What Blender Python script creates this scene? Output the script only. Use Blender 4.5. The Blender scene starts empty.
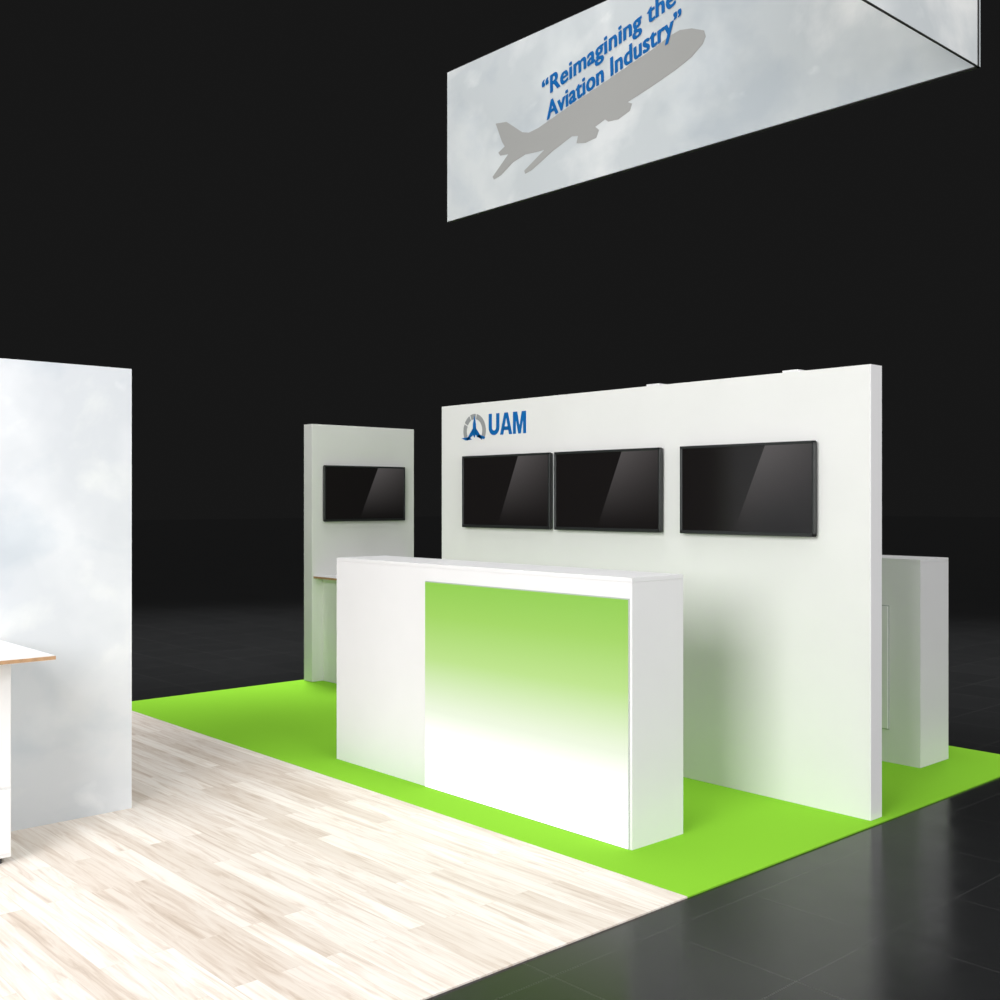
import bpy, math
from mathutils import Vector, Matrix
C = bpy.context
sc = C.scene
sc.view_settings.view_transform = 'Standard'
sc.view_settings.look = 'None'

# ------------------------------------------------------------ materials
def srgb(r, g, b):
    f = lambda c: (c/255/12.92) if c/255 <= 0.04045 else ((c/255+0.055)/1.055)**2.4
    return (f(r), f(g), f(b), 1)

def mat(name, col, rough=0.5, spec=0.5, metal=0.0, emis=None, es=0.0, noise=0.0, nscale=20):
    m = bpy.data.materials.new(name); m.use_nodes = True
    nt = m.node_tree; b = nt.nodes['Principled BSDF']
    b.inputs['Base Color'].default_value = col
    b.inputs['Roughness'].default_value = rough
    b.inputs['Metallic'].default_value = metal
    b.inputs['Specular IOR Level'].default_value = spec
    if emis:
        b.inputs['Emission Color'].default_value = emis
        b.inputs['Emission Strength'].default_value = es
    if noise > 0:
        tc = nt.nodes.new('ShaderNodeTexCoord')
        n = nt.nodes.new('ShaderNodeTexNoise'); n.inputs['Scale'].default_value = nscale
        n.inputs['Detail'].default_value = 4
        nt.links.new(tc.outputs['Object'], n.inputs['Vector'])
        r = nt.nodes.new('ShaderNodeValToRGB')
        r.color_ramp.elements[0].position = .3; r.color_ramp.elements[1].position = .7
        r.color_ramp.elements[0].color = tuple(c*(1-noise) for c in col[:3])+(1,)
        r.color_ramp.elements[1].color = tuple(min(1, c*(1+noise)) for c in col[:3])+(1,)
        nt.links.new(n.outputs['Fac'], r.inputs['Fac'])
        nt.links.new(r.outputs['Color'], b.inputs['Base Color'])
    return m

def ramp(nt, stops):
    r = nt.nodes.new('ShaderNodeValToRGB'); cr = r.color_ramp
    while len(cr.elements) < len(stops): cr.elements.new(0.5)
    for e, (p, c) in zip(cr.elements, stops): e.position = p; e.color = c
    return r

M_white = mat('white_laminate', (.79, .785, .79, 1), .45, .4, noise=.012, nscale=3)
M_wall = mat('white_panel', (.76, .76, .74, 1), .6, .3, noise=.02, nscale=2)
M_green = mat('green_carpet', srgb(134, 197, 52), .95, .05, noise=.05, nscale=260)
M_bezel = mat('tv_bezel', (.018, .02, .02, 1), .35, .5)
M_seam = mat('seam_grey', (.42, .45, .42, 1), .5)
M_dark = mat('dark_edge', (.03, .03, .03, 1), .5)
M_blue = mat('logo_blue', srgb(10, 98, 168), .5, .2)
M_grey = mat('logo_grey', srgb(150, 152, 152), .5, .2)
M_plane = mat('print_grey', srgb(163, 163, 161), .6, .2)
M_ply = mat('plywood_edge', srgb(176, 140, 104), .6, .3, noise=.15, nscale=30)
M_steel = mat('steel', (.5, .5, .5, 1), .3, .5, 1.0)

def cloud_mat(name, seed, lo, mid, hi, sc_=1.0, amt=1.0):
    m = bpy.data.materials.new(name); m.use_nodes = True
    nt = m.node_tree; b = nt.nodes['Principled BSDF']; L = nt.links
    b.inputs['Roughness'].default_value = .65
    b.inputs['Specular IOR Level'].default_value = .2
    tc = nt.nodes.new('ShaderNodeTexCoord'); mp = nt.nodes.new('ShaderNodeMapping')
    mp.inputs['Location'].default_value = (seed, seed*.7, seed*1.3)
    mp.inputs['Scale'].default_value = (sc_, sc_, 1.25*sc_)
    L.new(tc.outputs['Object'], mp.inputs['Vector'])
    n = nt.nodes.new('ShaderNodeTexNoise')
    n.inputs['Scale'].default_value = 1.1; n.inputs['Detail'].default_value = 7
    n.inputs['Roughness'].default_value = .52; n.inputs['Distortion'].default_value = .25
    L.new(mp.outputs[0], n.inputs['Vector'])
    r = ramp(nt, [(.36, lo), (.46, mid), (.53, mid), (.62, hi)])
    L.new(n.outputs['Fac'], r.inputs['Fac'])
    # cumulus billows: fractal cells pushed around by noise
    n3 = nt.nodes.new('ShaderNodeTexNoise'); n3.inputs['Scale'].default_value = 3.0; n3.inputs['Detail'].default_value = 5
    L.new(mp.outputs[0], n3.inputs['Vector'])
    mx0 = nt.nodes.new('ShaderNodeMix'); mx0.data_type = 'VECTOR'; mx0.inputs[0].default_value = .28
    L.new(mp.outputs[0], mx0.inputs[4]); L.new(n3.outputs['Color'], mx0.inputs[5])
    v = nt.nodes.new('ShaderNodeTexVoronoi'); v.feature = 'SMOOTH_F1'
    v.inputs['Scale'].default_value = 3.4; v.inputs['Smoothness'].default_value = .35
    v.inputs['Detail'].default_value = 3; v.inputs['Roughness'].default_value = .5
    L.new(mx0.outputs[1], v.inputs['Vector'])
    r2 = ramp(nt, [(.10, (1, 1, 1, 1)), (.30, (1-.05*amt, 1-.045*amt, 1-.04*amt, 1)), (.55, (1-.22*amt, 1-.20*amt, 1-.18*amt, 1))])
    L.new(v.outputs['Distance'], r2.inputs['Fac'])
    mk = ramp(nt, [(.38, (.1, .1, .1, 1)), (.50, (1, 1, 1, 1))])
    n2 = nt.nodes.new('ShaderNodeTexNoise'); n2.inputs['Scale'].default_value = 1.1; n2.inputs['Detail'].default_value = 4
    mp2 = nt.nodes.new('ShaderNodeMapping'); mp2.inputs['Location'].default_value = (5+seed, 2, 9)
    L.new(tc.outputs['Object'], mp2.inputs['Vector']); L.new(mp2.outputs[0], n2.inputs['Vector'])
    L.new(n2.outputs['Fac'], mk.inputs['Fac'])
    mx = nt.nodes.new('ShaderNodeMix'); mx.data_type = 'RGBA'; mx.blend_type = 'MULTIPLY'
    L.new(mk.outputs['Color'], mx.inputs[0])
    L.new(r.outputs['Color'], mx.inputs[6]); L.new(r2.outputs['Color'], mx.inputs[7])
    L.new(mx.outputs[2], b.inputs['Base Color'])
    return m
M_cloud = cloud_mat('cloud_print', 3.1, srgb(208, 213, 219), srgb(220, 222, 226), srgb(234, 235, 235), 1.0, .62)
M_cloud2 = cloud_mat('cloud_print_banner', 8.3, srgb(202, 208, 212), srgb(215, 219, 220), srgb(236, 237, 236), .9, .8)

def wood_mat():
    m = bpy.data.materials.new('whitewashed_planks'); m.use_nodes = True
    nt = m.node_tree; L = nt.links; b = nt.nodes['Principled BSDF']
    b.inputs['Roughness'].default_value = .5; b.inputs['Specular IOR Level'].default_value = .25
    tc = nt.nodes.new('ShaderNodeTexCoord')
    br = nt.nodes.new('ShaderNodeTexBrick')
    br.inputs['Scale'].default_value = 1; br.inputs['Brick Width'].default_value = 1.25
    br.inputs['Row Height'].default_value = .095; br.inputs['Mortar Size'].default_value = .0014
    br.offset = .37; br.offset_frequency = 2
    br.inputs['Color1'].default_value = (0, 0, 0, 1); br.inputs['Color2'].default_value = (1, 1, 1, 1)
    br.inputs['Mortar'].default_value = (.1, .1, .1, 1); br.inputs['Bias'].default_value = 0
    L.new(tc.outputs['Object'], br.inputs['Vector'])
    ad = nt.nodes.new('ShaderNodeVectorMath'); ad.operation = 'MULTIPLY_ADD'
    L.new(br.outputs['Color'], ad.inputs[0]); ad.inputs[1].default_value = (7, 3, 11)
    L.new(tc.outputs['Object'], ad.inputs[2])
    mp = nt.nodes.new('ShaderNodeMapping'); mp.inputs['Scale'].default_value = (1.4, 19, 1)
    L.new(ad.outputs[0], mp.inputs['Vector'])
    n = nt.nodes.new('ShaderNodeTexNoise'); n.inputs['Scale'].default_value = 1.3
    n.inputs['Detail'].default_value = 9; n.inputs['Roughness'].default_value = .62
    n.inputs['Distortion'].default_value = 1.2
    L.new(mp.outputs[0], n.inputs['Vector'])
    g = ramp(nt, [(.28, srgb(206, 192, 180)), (.42, srgb(228, 218, 209)), (.54, srgb(240, 234, 228)), (.75, srgb(246, 242, 238))])
    L.new(n.outputs['Fac'], g.inputs['Fac'])
    t = ramp(nt, [(0, srgb(230, 223, 216)), (.5, srgb(247, 244, 241)), (1, srgb(255, 253, 250))])
    L.new(br.outputs['Color'], t.inputs['Fac'])
    mx = nt.nodes.new('ShaderNodeMix'); mx.data_type = 'RGBA'; mx.blend_type = 'MULTIPLY'; mx.inputs[0].default_value = 1
    L.new(g.outputs['Color'], mx.inputs[6]); L.new(t.outputs['Color'], mx.inputs[7])
    L.new(mx.outputs[2], b.inputs['Base Color'])
    return m
M_wood = wood_mat()

def tile_mat():
    m = bpy.data.materials.new('dark_hall_tiles'); m.use_nodes = True
    nt = m.node_tree; L = nt.links; b = nt.nodes['Principled BSDF']
    tc = nt.nodes.new('ShaderNodeTexCoord')
    br = nt.nodes.new('ShaderNodeTexBrick'); br.offset = 0
    br.inputs['Scale'].default_value = 1; br.inputs['Brick Width'].default_value = .61
    br.inputs['Row Height'].default_value = .61; br.inputs['Mortar Size'].default_value = .003
    br.inputs['Color1'].default_value = (.0145, .0150, .0155, 1); br.inputs['Color2'].default_value = (.0165, .0170, .0175, 1)
    br.inputs['Mortar'].default_value = (.036, .036, .036, 1)
    L.new(tc.outputs['Object'], br.inputs['Vector'])
    L.new(br.outputs['Color'], b.inputs['Base Color'])
    n = nt.nodes.new('ShaderNodeTexNoise'); n.inputs['Scale'].default_value = 5
    L.new(tc.outputs['Object'], n.inputs['Vector'])
    r = ramp(nt, [(.3, (.15, .15, .15, 1)), (.7, (.22, .22, .22, 1))])
    L.new(n.outputs['Fac'], r.inputs['Fac']); L.new(r.outputs['Color'], b.inputs['Roughness'])
    b.inputs['Specular IOR Level'].default_value = .22
    return m
M_tile = tile_mat()

def lightbox_mat():
    m = bpy.data.materials.new('gradient_lightbox'); m.use_nodes = True
    nt = m.node_tree; L = nt.links; b = nt.nodes['Principled BSDF']
    b.inputs['Base Color'].default_value = (.05, .05, .05, 1); b.inputs['Roughness'].default_value = .5
    b.inputs['Specular IOR Level'].default_value = .2
    tc = nt.nodes.new('ShaderNodeTexCoord'); s = nt.nodes.new('ShaderNodeSeparateXYZ')
    L.new(tc.outputs['Generated'], s.inputs[0])
    r = ramp(nt, [(0, (1, 1, 1, 1)), (.20, (1, 1, 1, 1)), (.40, srgb(236, 247, 220)), (.63, srgb(186, 226, 130)),
                  (.84, srgb(156, 212, 76)), (1, srgb(138, 204, 48))])
    L.new(s.outputs['Z'], r.inputs['Fac'])
    st = nt.nodes.new('ShaderNodeMapRange')
    st.inputs['From Min'].default_value = .0; st.inputs['From Max'].default_value = .38
    st.inputs['To Min'].default_value = 1.55; st.inputs['To Max'].default_value = .94
    L.new(s.outputs['Z'], st.inputs['Value'])
    L.new(r.outputs['Color'], b.inputs['Emission Color']); L.new(st.outputs[0], b.inputs['Emission Strength'])
    return m
M_lb = lightbox_mat()

def screen_mat():
    # near-black screen; slanted glare band painted in as faint grey emission
    m = bpy.data.materials.new('tv_screen'); m.use_nodes = True
    nt = m.node_tree; L = nt.links; b = nt.nodes['Principled BSDF']
    b.inputs['Base Color'].default_value = (.006, .005, .005, 1); b.inputs['Roughness'].default_value = .12
    b.inputs['Specular IOR Level'].default_value = .3
    tc = nt.nodes.new('ShaderNodeTexCoord'); s = nt.nodes.new('ShaderNodeSeparateXYZ')
    L.new(tc.outputs['UV'], s.inputs[0])
    def math_(op, a, bb, clamp=False):
        n = nt.nodes.new('ShaderNodeMath'); n.operation = op; n.use_clamp = clamp
        for i, v in enumerate((a, bb)):
            if isinstance(v, (int, float)): n.inputs[i].default_value = v
            else: L.new(v, n.inputs[i])
        return n.outputs[0]
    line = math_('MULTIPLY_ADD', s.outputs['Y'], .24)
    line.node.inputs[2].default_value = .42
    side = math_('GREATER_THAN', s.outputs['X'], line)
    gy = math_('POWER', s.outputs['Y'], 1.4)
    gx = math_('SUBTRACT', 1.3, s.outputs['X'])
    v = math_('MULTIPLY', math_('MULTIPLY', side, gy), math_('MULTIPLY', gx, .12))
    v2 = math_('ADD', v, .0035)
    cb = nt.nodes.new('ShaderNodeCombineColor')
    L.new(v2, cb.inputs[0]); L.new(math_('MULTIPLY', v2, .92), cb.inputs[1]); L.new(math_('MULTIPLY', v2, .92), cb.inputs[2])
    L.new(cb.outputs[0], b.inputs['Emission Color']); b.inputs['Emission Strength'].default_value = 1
    return m
M_screen = screen_mat()

# ------------------------------------------------------------ helpers
def link(o, parent=None):
    C.collection.objects.link(o)
    if parent is not None:
        o.parent = parent
        o.matrix_parent_inverse = Matrix.Translation(-parent.location)
    return o

def empty(name, loc):
    e = bpy.data.objects.new(name, None); e.location = loc; e.empty_display_size = .2
    C.collection.objects.link(e); return e

def box(name, x0, x1, y0, y1, z0, z1, m, parent=None, bev=.003):
    c = Vector(((x0+x1)/2, (y0+y1)/2, (z0+z1)/2)); h = Vector((x1-x0, y1-y0, z1-z0))/2
    vs = [(sx*h.x, sy*h.y, sz*h.z) for sx in (-1, 1) for sy in (-1, 1) for sz in (-1, 1)]
    fs = [(0, 1, 3, 2), (4, 6, 7, 5), (0, 4, 5, 1), (2, 3, 7, 6), (0, 2, 6, 4), (1, 5, 7, 3)]
    me = bpy.data.meshes.new(name); me.from_pydata(vs, [], fs); me.update()
    me.materials.append(m)
    o = bpy.data.objects.new(name, me); o.location = c
    if bev:
        b = o.modifiers.new('bevel', 'BEVEL'); b.width = bev; b.segments = 2
    return link(o, parent)

def polys(name, plist, y, m, parent, thick=.002):
    vs, fs = [], []
    for p in plist:
        a = len(vs); n = len(p)
        area = sum(p[i][0]*p[(i+1) % n][1]-p[(i+1) % n][0]*p[i][1] for i in range(n))
        if area < 0: p = p[::-1]
        vs += [(x, y-thick, z) for x, z in p]; vs += [(x, y, z) for x, z in p]
        fs.append(tuple(range(a, a+n)))
        for i in range(n):
            j = (i+1) % n
            fs.append((a+i, a+n+i, a+n+j, a+j))
    me = bpy.data.meshes.new(name); me.from_pydata(vs, [], fs); me.materials.append(m)
    return link(bpy.data.objects.new(name, me), parent)

def text(name, body, x, z, y, width, cap, m, parent, rot=0, shear=0, off=.0, fat=0.006):
    cu = bpy.data.curves.new(name, 'FONT'); cu.body = body; cu.size = 1; cu.shear = shear
    cu.offset = off; cu.space_character = 1.04
    o = bpy.data.objects.new(name+'_tmp', cu); C.collection.objects.link(o)
    C.view_layer.update()
    me = bpy.data.meshes.new_from_object(o.evaluated_get(C.evaluated_depsgraph_get()))
    bpy.data.objects.remove(o)
    xs = [v.co.x for v in me.vertices]
    x0, w = min(xs), max(xs)-min(xs)
    s = width/w; sy = cap/.70
    base = [(v.co.x, v.co.y) for v in me.vertices]; faces = [tuple(p.vertices) for p in me.polygons]
    vs, fs = [], []
    c, sn = math.cos(rot), math.sin(rot)
    k = 0
    for dx in (-fat, 0, fat):                 # hairline-offset layers make the bold weight
        for dz in (-fat*.4, fat*.4):
            a = len(vs)
            for bx, by in base:
                lx = (bx-x0)*s+dx; lz = by*sy+dz
                vs.append((x+lx*c-lz*sn, y-.001-k*.0003, z+lx*sn+lz*c))
            fs += [tuple(i+a for i in f) for f in faces]; k += 1
    m2 = bpy.data.meshes.new(name); m2.from_pydata(vs, [], fs); m2.materials.append(m)
    return link(bpy.data.objects.new(name, m2), parent)

# ------------------------------------------------------------ floors
FZ = -.008
box('floor', -90, 60, -30, 110, -.12, FZ, M_tile, bev=0)
box('green_carpet', -8.98, -2.96, 3.765, 7.42, FZ, 0, M_green, bev=.001)
box('wood_plank_flooring', -8.98, -2.96, .2, 3.765, FZ, 0, M_wood, bev=.001)

# ------------------------------------------------------------ TV builder
def tv(c, axis, w=.945, h=.53, depth=.05):
    e = empty('wall_tv', c)
    parts = []
    def lb(name, x0, x1, y0, y1, z0, z1, m, bev):
        o = box(name, x0, x1, y0, y1, z0, z1, m, None, bev); parts.append(o); return o
    b = .016
    lb('housing', -w/2+.004, w/2-.004, -depth+.012, -.012, -h/2+.004, h/2-.004, M_bezel, .004)
    lb('wall_bracket', -.2, .2, -.014, 0, -.14, .14, M_dark, .002)
    lb('bezel_top', -w/2, w/2, -depth, -depth+.02, h/2-b, h/2, M_bezel, .003)
    lb('bezel_bottom', -w/2, w/2, -depth, -depth+.02, -h/2, -h/2+b*1.3, M_bezel, .003)
    lb('bezel_left', -w/2, -w/2+b, -depth, -depth+.02, -h/2, h/2, M_bezel, .003)
    lb('bezel_right', w/2-b, w/2, -depth, -depth+.02, -h/2, h/2, M_bezel, .003)
    me = bpy.data.meshes.new('screen')
    q = b*.9; yy = -depth+.006
    me.from_pydata([(-w/2+q, yy, -h/2+q), (w/2-q, yy, -h/2+q), (w/2-q, yy, h/2-q), (-w/2+q, yy, h/2-q)], [], [(0, 1, 2, 3)])
    uv = me.uv_layers.new(name='UVMap')
    for i, co in enumerate([(0, 0), (1, 0), (1, 1), (0, 1)]): uv.data[i].uv = co
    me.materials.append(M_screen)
    o = bpy.data.objects.new('screen', me); C.collection.objects.link(o); parts.append(o)
    for p in parts: p.parent = e
    if axis == '+X': e.rotation_euler = (0, 0, math.radians(90))
    return e

# ------------------------------------------------------------ main wall
mw = empty('display_wall', (-4.8, 5.42, 0))
box('panel', -6.6, -3.012, 5.37, 5.485, 0, 2.42, M_wall, mw, .001)
box('end_trim', -3.012, -3.004, 5.370, 5.485, 0, 2.42, M_white, mw, .001)
cx, cz = -6.212, 2.215
def ring(r0, r1, a0, a1, n=28):
    P = lambda r, i: (cx+r*math.cos(math.radians(a0+(a1-a0)*i/n)), cz+r*math.sin(math.radians(a0+(a1-a0)*i/n)))
    return [[P(r1, k), P(r1, k+1), P(r0, k+1), P(r0, k)] for k in range(n)]
gseg = ring(.088, .127, -28, 78, 24)+ring(.088, .127, 83, 112, 8)+ring(.088, .127, 117, 150, 8)+ring(.088, .127, 155, 205, 12)
polys('logo_gauge', gseg, 5.37, M_grey, mw)
polys('logo_plane', [
    [(cx, cz+.115), (cx-.017, cz+.05), (cx-.020, cz-.02), (cx, cz-.05), (cx+.020, cz-.02), (cx+.017, cz+.05)],
    [(cx-.012, cz+.025), (cx-.085, cz-.055), (cx-.085, cz-.07), (cx-.012, cz-.03)],
    [(cx+.012, cz+.025), (cx+.012, cz-.03), (cx+.085, cz-.07), (cx+.085, cz-.055)],
    [(cx-.15, cz-.05), (cx-.06, cz-.042), (cx-.03, cz-.064), (cx-.10, cz-.066)],
    [(cx+.02, cz-.045), (cx+.11, cz-.066), (cx+.12, cz-.05), (cx+.06, cz-.03)]], 5.369, M_blue, mw)
def letters():
    x, z, h, s = -6.052, 2.174, .158, .034
    P = []
    w = .116                                     # U
    n = 12; r = w/2; r2 = r-s
    o = [(x+r-r*math.cos(math.pi*i/n), z+r-r*math.sin(math.pi*i/n)) for i in range(n+1)]
    q = [(x+r-r2*math.cos(math.pi*i/n), z+r-r2*math.sin(math.pi*i/n)) for i in range(n+1)]
    P += [[o[i], o[i+1], q[i+1], q[i]] for i in range(n)]
    P += [[(x, z+r), (x+s, z+r), (x+s, z+h), (x, z+h)], [(x+w-s, z+r), (x+w, z+r), (x+w, z+h), (x+w-s, z+h)]]
    x += w+.008; w = .130; m = x+w/2             # A
    P += [[(x, z), (x+.034, z), (m, z+h-.035), (m, z+h), (m-.019, z+h)],
          [(x+w, z), (m+.019, z+h), (m, z+h), (m, z+h-.035), (x+w-.034, z)],
          [(x+.035, z+.032), (x+w-.035, z+.032), (x+w-.043, z+.058), (x+.043, z+.058)]]
    x += w+.008; w = .136; m = x+w/2             # M
    P += [[(x, z), (x+.030, z), (x+.030, z+h), (x, z+h)], [(x+w-.030, z), (x+w, z), (x+w, z+h), (x+w-.030, z+h)],
          [(x+.030, z+h), (x+.030, z+h-.055), (m-.013, z), (m, z), (m, z+.055), (x+.044, z+h)],
          [(x+w-.030, z+h), (x+w-.044, z+h), (m, z+.055), (m, z), (m+.013, z), (x+w-.030, z+h-.055)]]
    return P
polys('logo_text', letters(), 5.37, M_blue, mw)
for i, x in enumerate((-4.50, -3.50)):
    box('clip_light_%d' % (i+1), x-.05, x+.05, 5.372, 5.47, 2.42, 2.432, M_white, mw, .002)

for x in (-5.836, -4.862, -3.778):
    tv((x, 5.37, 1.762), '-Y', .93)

# ------------------------------------------------------------ reception counter
rc = empty('reception_counter', (-4.78, 4.25, 0))
box('body', -6.085, -3.53, 4.062, 4.455, 0, 1.2995, M_white, rc, 0)
box('counter_top', -6.085, -3.53, 4.0615, 4.4555, 1.300, 1.322, M_white, rc, .001)
box('lightbox_frame', -5.14, -3.545, 4.056, 4.07, 0.0, 1.220, M_seam, rc, 0)
box('lightbox_face', -5.134, -3.551, 4.050, 4.06, 0.004, 1.214, M_lb, rc, 0)

# ------------------------------------------------------------ storage counter at the rear
bc = empty('storage_counter', (-4.6, 6.84, 0))
box('body', -5.9, -3.385, 6.66, 7.04, 0, 1.2995, M_white, bc, 0)
box('counter_top', -5.9, -3.385, 6.6595, 7.0405, 1.3, 1.322, M_white, bc, .001)
box('door_gap', -4.15, -3.595, 6.657, 6.664, .21, 1.018, M_seam, bc, .001)
box('door_leaf', -4.143, -3.602, 6.650, 6.664, .218, 1.010, M_white, bc, .001)
box('door_handle', -3.70, -3.685, 6.635, 6.652, .58, .70, M_steel, bc, .003)

# ------------------------------------------------------------ kiosk tower (rear left)
kt = empty('kiosk_wall', (-8.87, 6.2, 0))
box('panel', -8.94, -8.80, 5.6, 6.80, 0, 2.41, M_wall, kt)
box('shelf_top', -8.80, -8.33, 5.62, 6.78, .965, .989, M_white, kt, .001)
box('shelf_ply_end', -8.80, -8.33, 5.616, 5.621, .968, .986, M_ply, kt, 0)
box('shelf_ply_front', -8.331, -8.326, 5.616, 6.78, .968, .986, M_ply, kt, 0)
box('cabinet', -8.80, -8.50, 5.72, 6.68, 0, .965, M_wall, kt)
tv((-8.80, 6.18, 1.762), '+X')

# ------------------------------------------------------------ cloud wall (left)
cw = empty('cloud_graphic_wall', (-5.94, 1.4, 0))
box('core', -6.01, -5.876, .21, 2.56, 0, 2.42, M_wall, cw, 0)
box('graphic', -5.876, -5.868, .2, 2.572, 0, 2.423, M_cloud, cw, 0)

tb = empty('demo_counter', (-5.45, 1.3, 0))
box('top', -5.866, -5.112, .6, 1.875, .966, .989, M_white, tb, .001)
box('ply_end', -5.866, -5.112, 1.874, 1.879, .969, .985, M_ply, tb, 0)
box('ply_front', -5.113, -5.108, .6, 1.879, .969, .985, M_ply, tb, 0)
box('cabinet', -5.866, -5.36, .7, 1.765, .03, .966, M_white, tb)
box('drawer_upper', -5.362, -5.350, .71, 1.760, .36, .955, M_white, tb, .002)
box('drawer_lower', -5.362, -5.350, .71, 1.760, .05, .35, M_white, tb, .002)
box('plinth', -5.85, -5.38, .74, 1.73, 0, .03, M_dark, tb)

# ------------------------------------------------------------ hanging banner
hb = empty('hanging_banner', (-4.6, 5.5, 3.886))
ZB, ZT, Y0, XL, XR = 3.886, 5.057, 5.5, -6.69, -2.493
box('front_fabric', XL, XR, Y0, Y0+.03, ZB, ZT, M_cloud2, hb, 0)
box('side_fabric', XR-.01, XR, 1.3, Y0-.001, ZB, ZT, M_cloud2, hb, 0)
box('frame_bottom', XL, XR, Y0+.002, Y0+.028, ZB-.005, ZB, M_dark, hb, 0)
box('frame_side_bottom', XR-.010, XR, 1.3, Y0+.03, ZB-.005, ZB, M_dark, hb, 0)
box('frame_left', XL-.004, XL, Y0, Y0+.03, ZB-.005, ZT, M_dark, hb, 0)
box('frame_top', XL, XR, Y0+.002, Y0+.028, ZT, ZT+.006, M_dark, hb, 0)
box('frame_corner', XR, XR+.003, Y0-.004, Y0+.01, ZB-.005, ZT, M_dark, hb, 0)
plane = [(-4.183, 4.560), (-4.195, 4.600), (-4.289, 4.643), (-4.383, 4.662), (-4.47, 4.650), (-4.586, 4.612),
         (-4.80, 4.565), (-5.067, 4.503), (-5.40, 4.428), (-5.66, 4.366), (-5.76, 4.356), (-5.83, 4.376), (-6.00, 4.495), (-6.12, 4.512),
         (-6.05, 4.36), (-6.02, 4.318), (-6.09, 4.288), (-6.07, 4.262), (-5.98, 4.252), (-6.155, 4.122), (-6.14, 4.100), (-6.06, 4.115), (-5.93, 4.180),
         (-5.80, 4.208), (-5.68, 4.198), (-5.60, 4.195), (-5.81, 4.092), (-5.80, 4.068), (-5.73, 4.080), (-5.52, 4.165), (-5.33, 4.225), (-5.27, 4.212),
         (-5.285, 4.165), (-5.20, 4.148), (-5.10, 4.158), (-5.075, 4.205), (-5.11, 4.235), (-5.02, 4.262), (-4.99, 4.240), (-4.90, 4.232), (-4.80, 4.262), (-4.78, 4.305),
         (-4.82, 4.325), (-4.629, 4.366), (-4.42, 4.420), (-4.29, 4.465), (-4.205, 4.52)]
polys('plane_silhouette', [plane], Y0, M_plane, hb, .002)
a = math.radians(12.8)
text('slogan_line_1', '\u201cReimagining the', -5.60, 4.568, Y0-.002, 1.22, .122, M_blue, hb, a, .2)
text('slogan_line_2', 'Aviation Industry\u201d', -5.57, 4.400, Y0-.002, 1.25, .122, M_blue, hb, a, .2)

# ------------------------------------------------------------ lights
def area(name, loc, target, size, power, col=(1, 1, 1)):
    l = bpy.data.lights.new(name, 'AREA'); l.size = size; l.energy = power; l.color = col
    o = bpy.data.objects.new(name, l); o.location = loc
    o.rotation_euler = (Vector(target)-Vector(loc)).to_track_quat('-Z', 'Y').to_euler()
    C.collection.objects.link(o); return o
area('hall_light_overhead', (-5.6, 3.4, 8.2), (-5.6, 3.6, 0), 5, 190)
area('hall_light_key', (-1.6, -4.8, 4.2), (-5.2, 4.5, 1.0), 5, 960)
area('hall_light_right', (4.8, 3.2, 3.8), (-6, 4.3, 1), 5, 520)
sl = bpy.data.lights.new('ambient_fill_sun', 'SUN'); sl.energy = .9; sl.angle = math.radians(40)  # added weak sun, straight down, lifts far floor towards the background tone
so = bpy.data.objects.new('ambient_fill_sun', sl); so.location = (0, 0, 15); C.collection.objects.link(so)
def spot(loc, power, deg):  # added fill spots above the frame, brighten the floor behind the booth
    sp = bpy.data.lights.new('rear_floor_fill', 'SPOT'); sp.energy = power; sp.spot_size = math.radians(deg); sp.spot_blend = 1; sp.shadow_soft_size = 1
    spo = bpy.data.objects.new('rear_floor_fill', sp); spo.location = loc; C.collection.objects.link(spo)
spot((-12.0, 6.6, 12), 9500, 50)
spot((-5.0, 11.6, 12), 8000, 50)

w = bpy.data.worlds.new('dark_hall'); w.use_nodes = True
w.node_tree.nodes['Background'].inputs[0].default_value = (.0088, .0088, .0088, 1)
sc.world = w

cam = bpy.data.cameras.new('camera'); cam.lens = 39.64; cam.sensor_width = 36
co = bpy.data.objects.new('camera', cam); co.location = (0, 0, 1.7)
co.rotation_euler = Vector((-.741, .671, 0)).to_track_quat('-Z', 'Y').to_euler()
C.collection.objects.link(co); sc.camera = co
